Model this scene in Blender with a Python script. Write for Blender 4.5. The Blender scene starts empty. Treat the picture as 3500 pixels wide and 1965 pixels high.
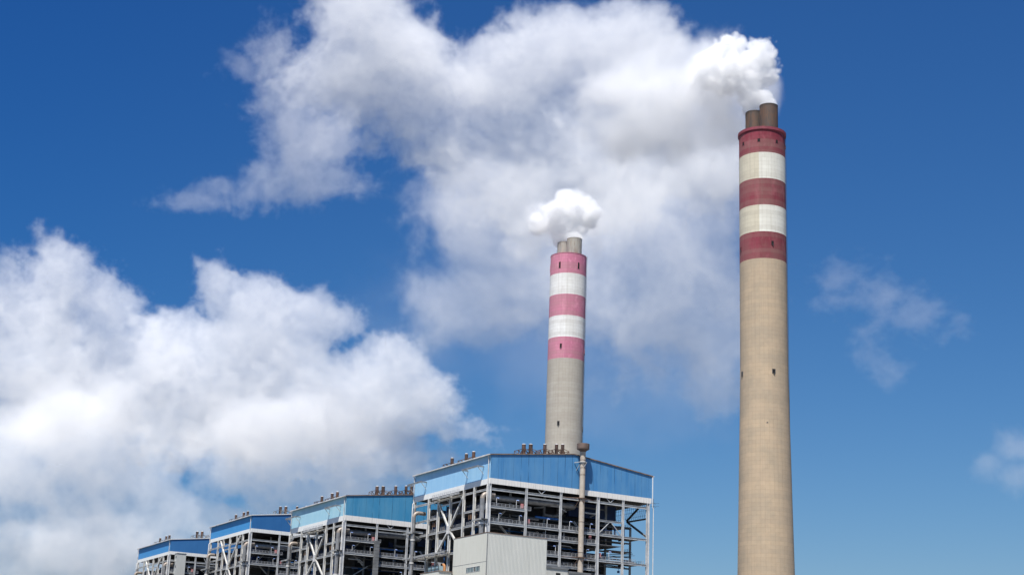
import bpy, math, random
from mathutils import Vector, Matrix
S = bpy.context.scene
PI = math.pi
# ------------------------------------------------------------------ camera
FPX, PITCH, ROLL = 5321.85, .2852, .0377
cam = bpy.data.objects.new('camera', bpy.data.cameras.new('camera')); S.collection.objects.link(cam); S.camera = cam
cp, sp, cr, sr = math.cos(PITCH), math.sin(PITCH), math.cos(ROLL), math.sin(ROLL)
VF = Vector((0, cp, sp)); _r = Vector((1, 0, 0)); _u = Vector((0, -sp, cp))
VR = _r * cr + _u * sr; VU = _u * cr - _r * sr
CM = Matrix((VR, VU, -VF)).transposed().to_4x4()
cam.matrix_world = CM                     # eye at z = 0, the ground lies at z = -2
cam.data.sensor_width = 36; cam.data.lens = 36 * FPX / 3500; cam.data.clip_start = 1; cam.data.clip_end = 60000
# ------------------------------------------------------------------ sky and sun
SUN_EL, SUN_AZ = math.radians(61.7), math.radians(198.9)
W = bpy.data.worlds.new('World'); S.world = W; W.use_nodes = True
wt = W.node_tree; bg = wt.nodes['Background']
sk = wt.nodes.new('ShaderNodeTexSky'); sk.sky_type = 'NISHITA'; sk.sun_disc = False
sk.sun_elevation = SUN_EL; sk.sun_rotation = SUN_AZ; sk.ozone_density = 1.0; sk.dust_density = 1.0; sk.air_density = 1.0
EXPO = 0.5
_sp = wt.nodes.new('ShaderNodeSeparateColor'); wt.links.new(sk.outputs[0], _sp.inputs[0]); _cb = wt.nodes.new('ShaderNodeCombineColor')
for _i, (_g, _m) in enumerate(((1.88, 1.275), (1.35, .966), (.97, .968))):      # a clean deep blue sky: per channel contrast of the Nishita sky
    _a = wt.nodes.new('ShaderNodeMath'); _a.operation = 'MULTIPLY'; _a.inputs[1].default_value = .1; wt.links.new(_sp.outputs[_i], _a.inputs[0])
    _p = wt.nodes.new('ShaderNodeMath'); _p.operation = 'POWER'; _p.inputs[1].default_value = _g; wt.links.new(_a.outputs[0], _p.inputs[0])
    _q = wt.nodes.new('ShaderNodeMath'); _q.operation = 'MULTIPLY'; _q.inputs[1].default_value = _m * 10 / 2 ** EXPO; wt.links.new(_p.outputs[0], _q.inputs[0])
    wt.links.new(_q.outputs[0], _cb.inputs[_i])
_tc = wt.nodes.new('ShaderNodeTexCoord'); _sx = wt.nodes.new('ShaderNodeSeparateXYZ'); wt.links.new(_tc.outputs['Generated'], _sx.inputs[0])
_mr = wt.nodes.new('ShaderNodeMapRange'); _mr.interpolation_type = 'SMOOTHSTEP'; wt.links.new(_sx.outputs[0], _mr.inputs[0])       # the sky is a deeper blue towards the west, away from the haze
for _i, _v in enumerate((-.42, .12, 1, 0)): _mr.inputs[_i + 1].default_value = _v
_mx = wt.nodes.new('ShaderNodeMix'); _mx.data_type = 'RGBA'; _mx.blend_type = 'MULTIPLY'; wt.links.new(_mr.outputs[0], _mx.inputs['Factor'])
wt.links.new(_cb.outputs[0], _mx.inputs['A']); _mx.inputs['B'].default_value = (.50, .78, .94, 1)
wt.links.new(_mx.outputs['Result'], bg.inputs[0])
bg.inputs[1].default_value = .1
sun = bpy.data.objects.new('sun', bpy.data.lights.new('sun', 'SUN')); S.collection.objects.link(sun)
sun.data.energy = 4.8; sun.data.angle = math.radians(.53); sun.data.color = (1, .965, .91)
sd = Vector((math.sin(SUN_AZ) * math.cos(SUN_EL), math.cos(SUN_AZ) * math.cos(SUN_EL), math.sin(SUN_EL)))
sun.rotation_euler = sd.to_track_quat('Z', 'Y').to_euler()
S.view_settings.view_transform = 'Standard'; S.view_settings.look = 'None'; S.view_settings.exposure = EXPO; S.view_settings.gamma = 1
S.cycles.use_denoising = True
S.cycles.max_bounces = 18; S.cycles.diffuse_bounces = 3; S.cycles.glossy_bounces = 2; S.cycles.volume_bounces = 14; S.cycles.transparent_max_bounces = 8
S.cycles.use_adaptive_sampling = True; S.cycles.adaptive_threshold = .02

# ------------------------------------------------------------------ materials
def newmat(name):
    m = bpy.data.materials.new(name); m.use_nodes = True
    t = m.node_tree; return m, t, t.nodes['Principled BSDF']
def node(t, k, **kw):
    n = t.nodes.new(k)
    for a, b in kw.items():
        if a in n.inputs and not hasattr(n, a): n.inputs[a].default_value = b
        else: setattr(n, a, b)
    return n
def mth(t, op, a, b=None, c=None):
    n = t.nodes.new('ShaderNodeMath'); n.operation = op
    for i, v in enumerate((a, b, c)):
        if v is None: continue
        if isinstance(v, (int, float)): n.inputs[i].default_value = v
        else: t.links.new(v, n.inputs[i])
    return n.outputs[0]
def noise(t, vec, scale, detail=4, rough=.6, sc=(1, 1, 1)):
    mp = t.nodes.new('ShaderNodeMapping'); mp.inputs['Scale'].default_value = sc; t.links.new(vec, mp.inputs[0])
    n = t.nodes.new('ShaderNodeTexNoise'); n.inputs['Scale'].default_value = scale; n.inputs['Detail'].default_value = detail
    n.inputs['Roughness'].default_value = rough; t.links.new(mp.outputs[0], n.inputs['Vector']); return n.outputs['Fac']
def rng(t, v, a, b, c=0, d=1):
    n = t.nodes.new('ShaderNodeMapRange'); n.interpolation_type = 'SMOOTHSTEP'; t.links.new(v, n.inputs[0])
    for i, q in enumerate((a, b, c, d)): n.inputs[i + 1].default_value = q
    return n.outputs[0]
def mixc(t, f, a, b, mode='MIX'):
    n = t.nodes.new('ShaderNodeMix'); n.data_type = 'RGBA'; n.blend_type = mode
    for k, v in (('Factor', f), ('A', a), ('B', b)):
        if isinstance(v, tuple): n.inputs[k].default_value = (*v, 1)
        elif isinstance(v, (int, float)): n.inputs[k].default_value = v
        else: t.links.new(v, n.inputs[k])
    return n.outputs['Result']
def bump(t, bs, h, strength=.3, dist=.05):
    b = t.nodes.new('ShaderNodeBump'); b.inputs['Strength'].default_value = strength; b.inputs['Distance'].default_value = dist
    t.links.new(h, b.inputs['Height']); t.links.new(b.outputs[0], bs.inputs['Normal'])
RUST = (.13, .055, .03)
def paint(name, col, rough=.55, var=.25, rust=0., streak=.0, metal=0., scale=.4):
    m, t, bs = newmat(name); tc = node(t, 'ShaderNodeTexCoord').outputs['Object']
    n1 = noise(t, tc, scale, 5)
    c = mixc(t, rng(t, n1, .3, .7), tuple(x * (1 - var) for x in col), tuple(min(.95, x * (1 + var * .5)) for x in col))
    if streak:
        n2 = noise(t, tc, 1.3, 4, .65, (1, 1, .05))
        c = mixc(t, mth(t, 'MULTIPLY', rng(t, n2, .5, .75), streak), c, tuple(x * .35 for x in col))
    if rust:
        n3 = noise(t, tc, .8, 6, .7, (1, 1, .35))
        c = mixc(t, rng(t, n3, .68 - .3 * rust, .8 - .25 * rust), c, RUST)
    t.links.new(c, bs.inputs['Base Color']); bs.inputs['Roughness'].default_value = rough; bs.inputs['Metallic'].default_value = metal
    return m
def cladding(name, col, alt, pitch=.35, seam=2.65, seamk=.75, streak=.35, patch=.0, rough=.5, rusttop=0.):
    """ribbed sheet steel: ribs as bump, panel joints, dirt runs; the run along the wall is x + y in the house's own frame"""
    m, t, bs = newmat(name); tc = node(t, 'ShaderNodeTexCoord').outputs['Object']
    sx = node(t, 'ShaderNodeSeparateXYZ'); t.links.new(tc, sx.inputs[0]); r = mth(t, 'ADD', sx.outputs[0], sx.outputs[1])
    cb = node(t, 'ShaderNodeCombineXYZ'); t.links.new(mth(t, 'FLOOR', mth(t, 'DIVIDE', r, seam / 3)), cb.inputs[0])
    wn = node(t, 'ShaderNodeTexWhiteNoise'); wn.noise_dimensions = '3D'; t.links.new(cb.outputs[0], wn.inputs['Vector'])
    c = mixc(t, mth(t, 'MULTIPLY', wn.outputs['Value'], .55), col, alt)
    c = mixc(t, rng(t, noise(t, tc, .35, 5, .6, (1, 1, .3)), .35, .75), c, alt)
    run = noise(t, tc, 2.2, 5, .7, (1, 1, .03))
    c = mixc(t, mth(t, 'MULTIPLY', rng(t, run, .52, .78), streak), c, tuple(x * .45 for x in col))
    fr = mth(t, 'FRACT', mth(t, 'DIVIDE', r, seam)); ln = mth(t, 'LESS_THAN', fr, .15 / seam)
    jag = rng(t, noise(t, tc, .9, 3, .5, (1, 1, .2)), .38, .6)
    cs_ = node(t, 'ShaderNodeCombineXYZ'); t.links.new(mth(t, 'FLOOR', mth(t, 'DIVIDE', r, seam)), cs_.inputs[1]); ws = node(t, 'ShaderNodeTexWhiteNoise'); t.links.new(cs_.outputs[0], ws.inputs['Vector'])
    jag = mth(t, 'MULTIPLY', jag, rng(t, ws.outputs['Value'], 0, .8, .25, 1))
    c = mixc(t, mth(t, 'MULTIPLY', mth(t, 'MULTIPLY', ln, jag), seamk), c, tuple(x * .3 for x in col))
    if rusttop:
        n3 = noise(t, tc, 1.6, 5, .7, (1, 1, .08))
        c = mixc(t, mth(t, 'MULTIPLY', rng(t, n3, .55, .75), rusttop), c, (.35, .2, .12))
    t.links.new(c, bs.inputs['Base Color']); bs.inputs['Roughness'].default_value = rough
    w = mth(t, 'SINE', mth(t, 'MULTIPLY', r, 2 * PI / pitch)); bump(t, bs, w, .35, .04)
    return m
M = {}
M['steel'] = paint('grey white painted steel', (.62, .61, .58), .5, .22, .22, .25)
M['steelF'] = paint('light grey painted steel', (.50, .51, .52), .5, .2, .12, .2)
M['beam'] = paint('grey painted beam', (.42, .43, .43), .5, .25, .15, .1)
M['slab'] = paint('floor underside', (.13, .135, .145), .8, .35, .1)
M['rail'] = paint('galvanised rail', (.36, .37, .39), .5, .2)
M['dark'] = paint('dark machinery', (.022, .024, .028), .7, .5)
M['darkgrey'] = paint('dark grey steel', (.05, .054, .06), .6, .4, .1)
M['panelgrey'] = paint('grey panel', (.16, .165, .17), .6, .3)
M['bluedark'] = paint('deep blue boiler casing', (.008, .03, .11), .6, .3)
M['blueline'] = paint('blue painted pipe', (.015, .12, .36), .45, .3, .0, .2)
M['brownpipe'] = paint('brown lagged pipe', (.17, .10, .06), .7, .3, .3)
M['rust'] = paint('rusty brown steel', (.075, .045, .037), .8, .45, .5, .3)
M['rustframe'] = paint('rusty truss steel', (.12, .075, .055), .8, .45, .5)
M['greyframe'] = paint('grey truss steel', (.30, .29, .28), .8, .35, .2)
M['capwhite'] = paint('white cap', (.75, .75, .74), .5, .1)
M['alu'] = paint('dull aluminium lagging', (.29, .285, .28), .42, .28, .05, .35, .35, .8)
M['alurust'] = paint('stained aluminium elbow', (.33, .28, .235), .5, .3, .28, .2, .2, .8)
M['trim'] = paint('weathered white trim', (.62, .61, .59), .6, .25, .3, .2)
M['trimdark'] = paint('rusty roof edge', (.20, .14, .11), .8, .5, .45)
M['roof'] = paint('roof sheet', (.18, .19, .21), .7, .2)
M['lamp'] = paint('blue white lamp head', (.35, .48, .85), .3, .1)
M['pink'] = paint('faded pink cabinet', (.42, .17, .17), .6, .15)
M['glass'] = paint('window glass', (.10, .16, .17), .12, .4)
M['hole'] = paint('painted opening shade', (.006, .006, .007), .9, .2)  # near-black colour stands in for the shade within openings and behind the window
M['boxF'] = cladding('grey green ribbed sheet', (.55, .555, .51), (.60, .60, .55), .45, 60, .3, .35)
M['boxL'] = cladding('cream flat sheet', (.60, .59, .51), (.65, .64, .56), 1.0, 30, .3, .25, rusttop=.25)
M['shedF'] = cladding('pale ribbed sheet', (.48, .48, .45), (.53, .53, .49), .45, 60, .3, .4)
M['ground'] = paint('dusty yard ground', (.16, .15, .13), .95, .4, scale=.02)

# ------------------------------------------------------------------ mesh builder
class MB:
    def __init__(s): s.v = []; s.f = []; s.sm = False
    def add(s, vs, fs):
        o = len(s.v); s.v += [tuple(q) for q in vs]; s.f += [tuple(o + i for i in f) for f in fs]; return s
    def box(s, x0, x1, y0, y1, z0, z1):
        vs = [(x, y, z) for z in (z0, z1) for y in (y0, y1) for x in (x0, x1)]
        return s.add(vs, [(0, 2, 3, 1), (4, 5, 7, 6), (0, 1, 5, 4), (2, 6, 7, 3), (0, 4, 6, 2), (1, 3, 7, 5)])
    def bar(s, p, q, w, h=None, up=(0, 0, 1)):
        p, q = Vector(p), Vector(q); h = h or w; d = (q - p).normalized(); u = Vector(up)
        if abs(d.dot(u)) > .98: u = Vector((1, 0, 0))
        a = d.cross(u).normalized() * w / 2; b = a.cross(d).normalized() * h / 2
        vs = [e + i * a + j * b for e in (p, q) for i, j in ((-1, -1), (1, -1), (1, 1), (-1, 1))]
        return s.add(vs, [(3, 2, 1, 0), (4, 5, 6, 7), (0, 1, 5, 4), (1, 2, 6, 5), (2, 3, 7, 6), (3, 0, 4, 7)])
    def ibar(s, p, q, w, h, t=.1, up=(0, 0, 1)):
        """H or I section: two flanges a distance h apart (along up), one web"""
        p, q = Vector(p), Vector(q); d = (q - p).normalized(); u = Vector(up)
        if abs(d.dot(u)) > .98: u = Vector((1, 0, 0))
        a = d.cross(u).normalized(); b = a.cross(d).normalized()
        if b.dot(u) < 0: b = -b
        for k in (-1, 1):
            o = b * (k * (h - t) / 2); s.bar(p + o, q + o, w, t, up)
        s.bar(p, q, t, h - 2 * t, up); return s
    def tube(s, pts, r, n=12, cap=True):
        pts = [Vector(p) for p in pts]; rings = []; a0 = None
        for i, p in enumerate(pts):
            d = ((pts[min(i + 1, len(pts) - 1)] - pts[max(i - 1, 0)])).normalized()
            if a0 is None: a0 = d.orthogonal().normalized()
            a0 = (a0 - d * a0.dot(d)).normalized(); b = d.cross(a0)
            rr = r[i] if isinstance(r, (list, tuple)) else r
            rings.append([p + (a0 * math.cos(2 * PI * k / n) + b * math.sin(2 * PI * k / n)) * rr for k in range(n)])
        vs = [v for g in rings for v in g]
        fs = [(i * n + k, i * n + (k + 1) % n, (i + 1) * n + (k + 1) % n, (i + 1) * n + k) for i in range(len(pts) - 1) for k in range(n)]
        if cap: fs += [tuple(range(n))[::-1], tuple((len(pts) - 1) * n + k for k in range(n))]
        s.sm = True; return s.add(vs, fs)
    def lathe(s, prof, n=64, cx=0, cy=0, cap=False):
        vs = [(cx + r * math.cos(2 * PI * k / n), cy + r * math.sin(2 * PI * k / n), z) for r, z in prof for k in range(n)]
        fs = [(i * n + k, i * n + (k + 1) % n, (i + 1) * n + (k + 1) % n, (i + 1) * n + k) for i in range(len(prof) - 1) for k in range(n)]
        if cap: fs += [tuple((len(prof) - 1) * n + k for k in range(n))]
        s.sm = True; return s.add(vs, fs)
    def build(s, name, mat, parent=None, loc=None):
        me = bpy.data.meshes.new(name); me.from_pydata(s.v, [], s.f); me.materials.append(M[mat] if isinstance(mat, str) else mat)
        if s.sm:
            for p in me.polygons: p.use_smooth = True
            try: me.set_sharp_from_angle(angle=math.radians(35))
            except Exception: pass
        me.update(); o = bpy.data.objects.new(name, me); S.collection.objects.link(o)
        if parent is not None: o.parent = parent
        if loc is not None: o.location = loc
        elif parent is not None and parent.get('lift'): o.location = (0, 0, 2)
        return o
def tag(o, label=None, cat=None, group=None, kind=None):
    for k, v in (('label', label), ('category', cat), ('group', group), ('kind', kind)):
        if v: o[k] = v
    return o
def root(name, loc, rz, label, cat, group=None):
    o = bpy.data.objects.new(name, None); S.collection.objects.link(o); o.location = loc; o.rotation_euler.z = rz; o.empty_display_size = .1
    tag(o, label, cat, group); o['lift'] = 1; return o     # parts are modelled with z = 0 at eye level and lifted 2 m off the root on the ground

# ------------------------------------------------------------------ ground
g = MB(); g.add([(-9000, -3000, 0), (9000, -3000, 0), (9000, 14000, 0), (-9000, 14000, 0)], [(0, 1, 2, 3)])
tag(g.build('ground', 'ground', loc=(0, 0, -2)), kind='structure')

# ------------------------------------------------------------------ boiler houses
YU = -.5071; RZ = -YU
LC = [52, 41.5, 34.5, 26, 17, 10, 0.]
FC = [0, 13, 25.5, 39.3, 48.8, 58.4]
def railing(b, p, q, h=1.15, name='railing', mat='rail', step=1.4, w=.075):
    p, q = Vector(p), Vector(q); n = max(1, round((q - p).length / step)); m = MB()
    for i in range(n + 1):
        a = p.lerp(q, i / n); m.bar(a, a + Vector((0, 0, h)), w)
    for k in (h, h * .66, h * .33): m.bar(p + Vector((0, 0, k)), q + Vector((0, 0, k)), w * .9)
    m.bar(p + Vector((0, 0, .08)), q + Vector((0, 0, .08)), .03, .16)
    return m.build(name, mat, b)
def elbow(c, r, a0, a1, e1, e2, n=7):
    c, e1, e2 = Vector(c), Vector(e1), Vector(e2)
    return [c + (e1 * math.cos(a0 + (a1 - a0) * i / n) + e2 * math.sin(a0 + (a1 - a0) * i / n)) * r for i in range(n + 1)]
def vent(b, x, y, zr, zt, r, fm, half, single):
    v = MB().lathe([(r, zr), (r, zt - .25), (r * 1.0, zt)], 14, x, y, True).build('exhaust_vent', 'rust', b)
    c = MB().lathe([(r * 1.02, zt + .01), (r * .9, zt + .12), (r * .4, zt + .2), (.01, zt + .22)], 14, x, y)
    c.build('vent_cap', 'capwhite', v, (0, 0, 0))
    f = MB(); t = .17; h = 1.5; hh = zr + h + .75
    for sx in (-1, 1):
        for sy in (-1, 1):
            cx, cy = x + sx * half, y + sy * 1.3
            f.bar((cx, cy, zr - .2), (cx, cy, zr + h), t); f.bar((cx, cy, zr + h), (x + sx * r * .7, y + sy * r * .7, hh), t)
            f.bar((cx, cy, zr + h), (x + sx * (r + .1), y + sy * r * .6, zr + .05), t)
        f.bar((x + sx * half, y - 1.3, zr + h), (x + sx * half, y + 1.3, zr + h), t)
    f.bar((x, y - r - .12, zr), (x, y - r - .12, hh + .5), .14)
    f.build('support_frame', fm, v, (0, 0, 0))
def house(k, C, E, BT, BB, dz, label, cl, extras):
    b = root('boiler_house', (C[0], C[1], -2), RZ, label, 'boiler house', 'boiler houses in a row')
    RW, RL, RH = 59.5, 52.8, 3.6
    R = random.Random(k * 7 + 1)
    ridge = E + RH
    # --- cladding
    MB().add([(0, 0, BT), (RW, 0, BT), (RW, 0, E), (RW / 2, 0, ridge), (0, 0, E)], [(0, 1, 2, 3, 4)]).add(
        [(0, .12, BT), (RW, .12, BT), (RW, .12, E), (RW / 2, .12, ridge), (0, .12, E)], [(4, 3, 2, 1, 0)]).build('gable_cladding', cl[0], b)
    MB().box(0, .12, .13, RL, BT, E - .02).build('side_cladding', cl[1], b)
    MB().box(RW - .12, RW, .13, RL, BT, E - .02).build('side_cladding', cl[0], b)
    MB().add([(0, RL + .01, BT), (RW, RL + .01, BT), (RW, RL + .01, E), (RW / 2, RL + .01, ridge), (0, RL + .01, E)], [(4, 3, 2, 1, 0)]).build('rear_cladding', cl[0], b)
    MB().box(-.04, RW + .04, -.04, .1, BB, BT).build('gable_band', cl[2], b)
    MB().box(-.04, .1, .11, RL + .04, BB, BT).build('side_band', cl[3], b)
    MB().box(RW - .1, RW + .04, .11, RL + .04, BB, BT).build('side_band', cl[2], b)
    rf = MB()
    for x0, x1, z0, z1 in ((-.5, RW / 2, E - .03, ridge + .03), (RW / 2, RW + .5, ridge + .03, E - .03)):
        rf.add([(x0, -.15, z0), (x1, -.15, z1), (x1, RL + .2, z1), (x0, RL + .2, z0), (x0, -.15, z0 + .1), (x1, -.15, z1 + .1), (x1, RL + .2, z1 + .1), (x0, RL + .2, z0 + .1)],
               [(3, 2, 1, 0), (4, 5, 6, 7), (0, 1, 5, 4), (2, 3, 7, 6), (1, 2, 6, 5), (3, 0, 4, 7)])
    roof = rf.build('roof', 'roof', b)
    for x0, x1, z0, z1 in ((-.45, RW / 2, E, ridge), (RW / 2, RW + .45, ridge, E)):
        MB().bar((x0, -.22, z0 + .05), (x1, -.22, z1 + .05), .14, .3).build('roof_edge', 'trimdark' if k < 2 else cl[2], roof, (0, 0, 0))
    MB().box(-.95, -.52, -.25, RL + .3, E - .22, E + .12).build('gutter', 'trim', b)
    MB().box(RW + .52, RW + .9, -.25, RL + .3, E - .22, E + .12).build('gutter', 'trim', b)
    # soffit frame under the cladding
    for y in (0.4, 17, 34.5, 52):
        MB().ibar((.4, y, BB + .9), (58.6, y, BB + .9), .4, 1.1, .1).build('roof_beam', 'darkgrey', b)
    MB().box(.5, RW - .5, .5, RL - .5, BB + .45, BB + .6).build('ceiling_deck', 'dark', b)
    # downpipes
    for y in (0.9, RL - .3):
        MB().tube([(-.7, y, E - .2), (-.35, y, E - 1), (-.35, y, BB + .6), (-.2, y, BB), (-.75, y - .4, BB - .8), (-.75, y - .4, -2)], .17, 8).build('downpipe', 'trim', b)
    MB().tube([(RW + .35, -.2, E - .3), (RW + .35, -.2, BB - 1), (RW + .7, -.2, BB - 1.6), (RW + .7, -.2, -2)], .16, 8).build('downpipe', 'capwhite', b)
    # --- columns
    for i, y in enumerate(LC[:-1]):
        MB().ibar((.1, y, -2), (.1, y, BB), .62, .75, .11, (1, 0, 0)).build('column', 'steel', b)
    for i, x in enumerate(FC):
        w = .95 if i in (0, 3, 5) else .62
        MB().ibar((x, .3, -2), (x, .3, BB), .72, w, .1, (1, 0, 0)).build('column', 'steelF', b)
    for x in FC[1:]:
        for y in (10.3,) + ((24, 38) if x < 45 else (51.6,)):
            MB().ibar((x, y, -2), (x, y, BB + (0 if x < 58 else (-6.8 if y < 12 else 0))), .5, .6, .08, (1, 0, 0)).build('inner_column', 'beam' if y < 12 else 'darkgrey', b)
    # --- beams on the long side
    def lb(y0, y1, z, w=.4, h=.6, x=.1, m='steel', nm='side_beam'):
        ys = [y for y in LC if y1 <= y <= y0]
        for a, c in zip(ys, ys[1:]): MB().ibar((x, a - .35, z + dz), (x, c + .35, z + dz), w, h, .09).build(nm, m, b)
    for z in (74.7, 64.5, 57.0, 46, 35, 24, 12): lb(52, 0, z)
    lb(52, 34.5, 69.2); lb(17, 0, 69.0); lb(34.5, 17, 73.0, .3, .4, .3)
    # --- beams on the front
    def fb(i, j, z, h=.62, m='beam', y=.3):
        for a, c in zip(FC[i:j], FC[i + 1:j + 1]): MB().ibar((a + .45, y, z + dz), (c - .45, y, z + dz), .35, h, .08).build('front_beam', m, b)
    fb(0, 5, 74.7, .75); fb(1, 2, 73.4, .4); fb(0, 1, 69.3, .75); fb(3, 4, 69.0, .6); fb(0, 5, 64.5, .7); fb(1, 3, 61.2, .6)
    fb(0, 5, 56.4, .65); fb(1, 3, 53.3, .6)
    for z in (49, 44, 36, 28, 20, 10): fb(0, 5, z)
    MB().bar((39.8, .3, 65 + dz), (43.9, .3, 68.9 + dz), .2).bar((48.3, .3, 65 + dz), (44.2, .3, 68.9 + dz), .2).build('chevron_brace', 'steelF', b)
    for x in (18.4, 43.9):
        MB().bar((x - 1.4, .3, BB), (x, .3, 75 + dz), .2).bar((x + 1.4, .3, BB), (x + .02, .3, 75 + dz), .2).build('knee_brace', 'steelF', b)
    # --- X brace on the long side
    X = extras['x']; ny, nz = 26, X['n']
    for (y, z) in X['arms']:
        d = Vector((0, y - ny, z - nz)).normalized()
        MB().ibar(Vector((-.05, ny, nz)) + d * .6, (-.05, y, z), .5, .55, .1, (1, 0, 0)).build('cross_brace', 'steel', b)
    MB().box(-.5, -.38, ny - 1.0, ny + 1.0, nz - 1.3, nz + 1.3).build('gusset_plate', 'trim', b)
    # --- right side plane: braces and beams
    r = 58.4
    MB().ibar((r, .6, 65.4 + dz), (r, 12.4, 71.6 + dz), .4, .6, .09).build('side_brace', 'panelgrey', b)
    MB().ibar((r, 5.6, 75.4 + dz), (r, 12.6, 71.8 + dz), .4, .6, .09).build('side_brace', 'darkgrey', b)
    MB().ibar((r, .8, 71.4 + dz), (r, 12.6, 71.5 + dz), .4, .5, .09).build('side_beam', 'panelgrey', b)
    rail = MB()
    for i in range(22):
        y = .9 + i * 1.1; rail.bar((r, y, 71.8 + dz), (r, y, BB), .05); rail.bar((r, y, 71.8 + dz), (r, y + 1.6, BB), .05)
    for z in (72.6, 74.2, 75.4): rail.bar((r, .6, z + dz), (r, 26, z + dz), .06)
    rail.build('light_lattice', 'panelgrey', b)
    # --- slabs
    def slab(x0, x1, y0, y1, z, nm='floor_slab', m='slab'):
        MB().box(x0, x1, y0, y1, z - .12 + dz, z + .02 + dz).build(nm, m, b)
    slab(.5, 14.6, .6, 11, 69.5); slab(11, 57.9, .6, 9.4, 64.9); slab(.5, 10.9, .6, 51.4, 64.9); slab(13.4, 48.4, .6, 9.2, 61.6); slab(48.5, 58, 8.6, 14, 61.3)
    slab(.5, 57.9, .6, 9, 56.8); slab(.5, 10.9, 9.1, 51.4, 57.4); slab(13.4, 39, .6, 9, 53.7); slab(13.4, 57, .6, 9, 49.4); slab(38, 58, 9.6, 18, 69.4); slab(1, 10, 17, 44, 69.3)
    for z in (44.4, 36.4, 28.4, 20.4, 10.4): slab(.5, 57.9, .6, 52, z)
    # joists under the slabs
    for z in (69.5, 64.9, 61.6, 56.8, 53.7):
        for x in (4, 8.5, 17, 21.5, 30, 35, 44, 53):
            if z == 69.5 and x > 13: continue
            if z in (61.6, 53.7) and (x < 13 or x > 39): continue
            MB().ibar((x, .65, z - .32 + dz), (x, 9.1, z - .32 + dz), .2, .36, .05).build('joist', 'panelgrey', b)
    # --- boiler core
    MB().box(11, 44, 14, 50, -2, 75.8 + dz).build('boiler_casing', 'dark', b)
    MB().box(36, 54.2, 12.6, 46, 71.3 + dz, 76.0 + dz).build('upper_casing', 'bluedark', b)
    MB().box(44.1, 53.5, 13.6, 40, 62.8 + dz, 71.2 + dz).build('middle_casing', 'dark', b)
    MB().box(44.1, 50, 11.5, 44, -2, 60 + dz).build('lower_casing', 'dark', b)
    for i in range(12):
        x = R.uniform(13, 34); z = R.choice([70, 71, 66, 65.5, 58, 58.5, 62.3, 50.6]) + dz; w = R.uniform(1.2, 2.4); h = R.uniform(1.4, 3)
        MB().box(x, x + w, 13.6 - .012 * i, 13.99, z, z + h).build('casing_panel', R.choice(['panelgrey', 'darkgrey', 'bluedark']), b)
    # big duct behind the front columns
    pts = [(1.0, 3.2, 72.6 + dz), (12, 3.2, 72.7 + dz), (24, 3.2, 72.85 + dz), (31.0, 3.2, 72.95 + dz)] + elbow((31, 4.6, 72.95 + dz), 1.4, -PI / 2, 0, (1, 0, 0), (0, 1, 0), 5) + [(32.4, 13, 72.95 + dz)]
    MB().tube(pts, .95, 16).build('steam_duct', 'alu', b)
    MB().tube([(31, 7, 72.5 + dz), (30, 7.5, 70.5 + dz), (27.5, 8, 69.8 + dz), (24, 8, 70 + dz)], .5, 10).build('branch_duct', 'alu', b)
    # clutter inside: pipes, cabinets, lamp posts, stairs
    for i in range(26):
        z = R.choice([67.5, 67.9, 63.4, 60.2, 59.6, 55.6, 58.9, 51.9, 48.3, 66.9, 54.9]) + dz + R.uniform(-.3, .3); x = R.uniform(1, 44); l = R.uniform(4, 13); y = R.uniform(2.5, 11)
        MB().tube([(x, y, z), (min(57, x + l), y, z)], R.choice([.09, .13, .2, .3]), 8).build('pipe', R.choice(['panelgrey', 'bluedark', 'blueline', 'darkgrey', 'alu']), b)
    for i in range(16):
        z0 = R.choice([64.9, 61.6, 56.8, 53.7]) + dz; x = R.uniform(13.8, 38.5); y = R.uniform(2.5, 9)
        MB().tube([(x, y, z0), (x, y, z0 + R.uniform(1.3, 3.0))], R.choice([.08, .13, .2]), 8).build('standpipe', R.choice(['alu', 'panelgrey', 'blueline', 'brownpipe']), b)
    for i in range(14):
        z0 = R.choice([64.92, 61.62, 56.82, 53.72]) + dz; x = R.uniform(14, 56 if z0 < 60 else 38); y = R.uniform(1.6, 7); s = R.uniform(.4, 1.0)
        m = MB().box(x, x + s, y, y + s * .8, z0, z0 + s * R.uniform(.8, 1.6)); m.box(x + s * .2, x + s * .7, y - .1, y, z0 + s * .3, z0 + s * .6)
        m.tube([(x + s / 2, y + .2, z0 + s), (x + s / 2, y + .2, z0 + s + .9), (x + s / 2 + .5, y + .3, z0 + s + 1.1)], .07, 6)
        m.build('equipment', R.choice(['panelgrey', 'darkgrey', 'blueline', 'brownpipe']), b)
    for x, z in ((11.6, 70.1), (14.0, 65.6), (36.6, 63.0), (40.3, 57.6), (40.3, 50.2)):
        MB().box(x, x + .9, .9, 1.3, z + dz, z + 1.35 + dz).build('cabinet', 'pink', b)
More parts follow.
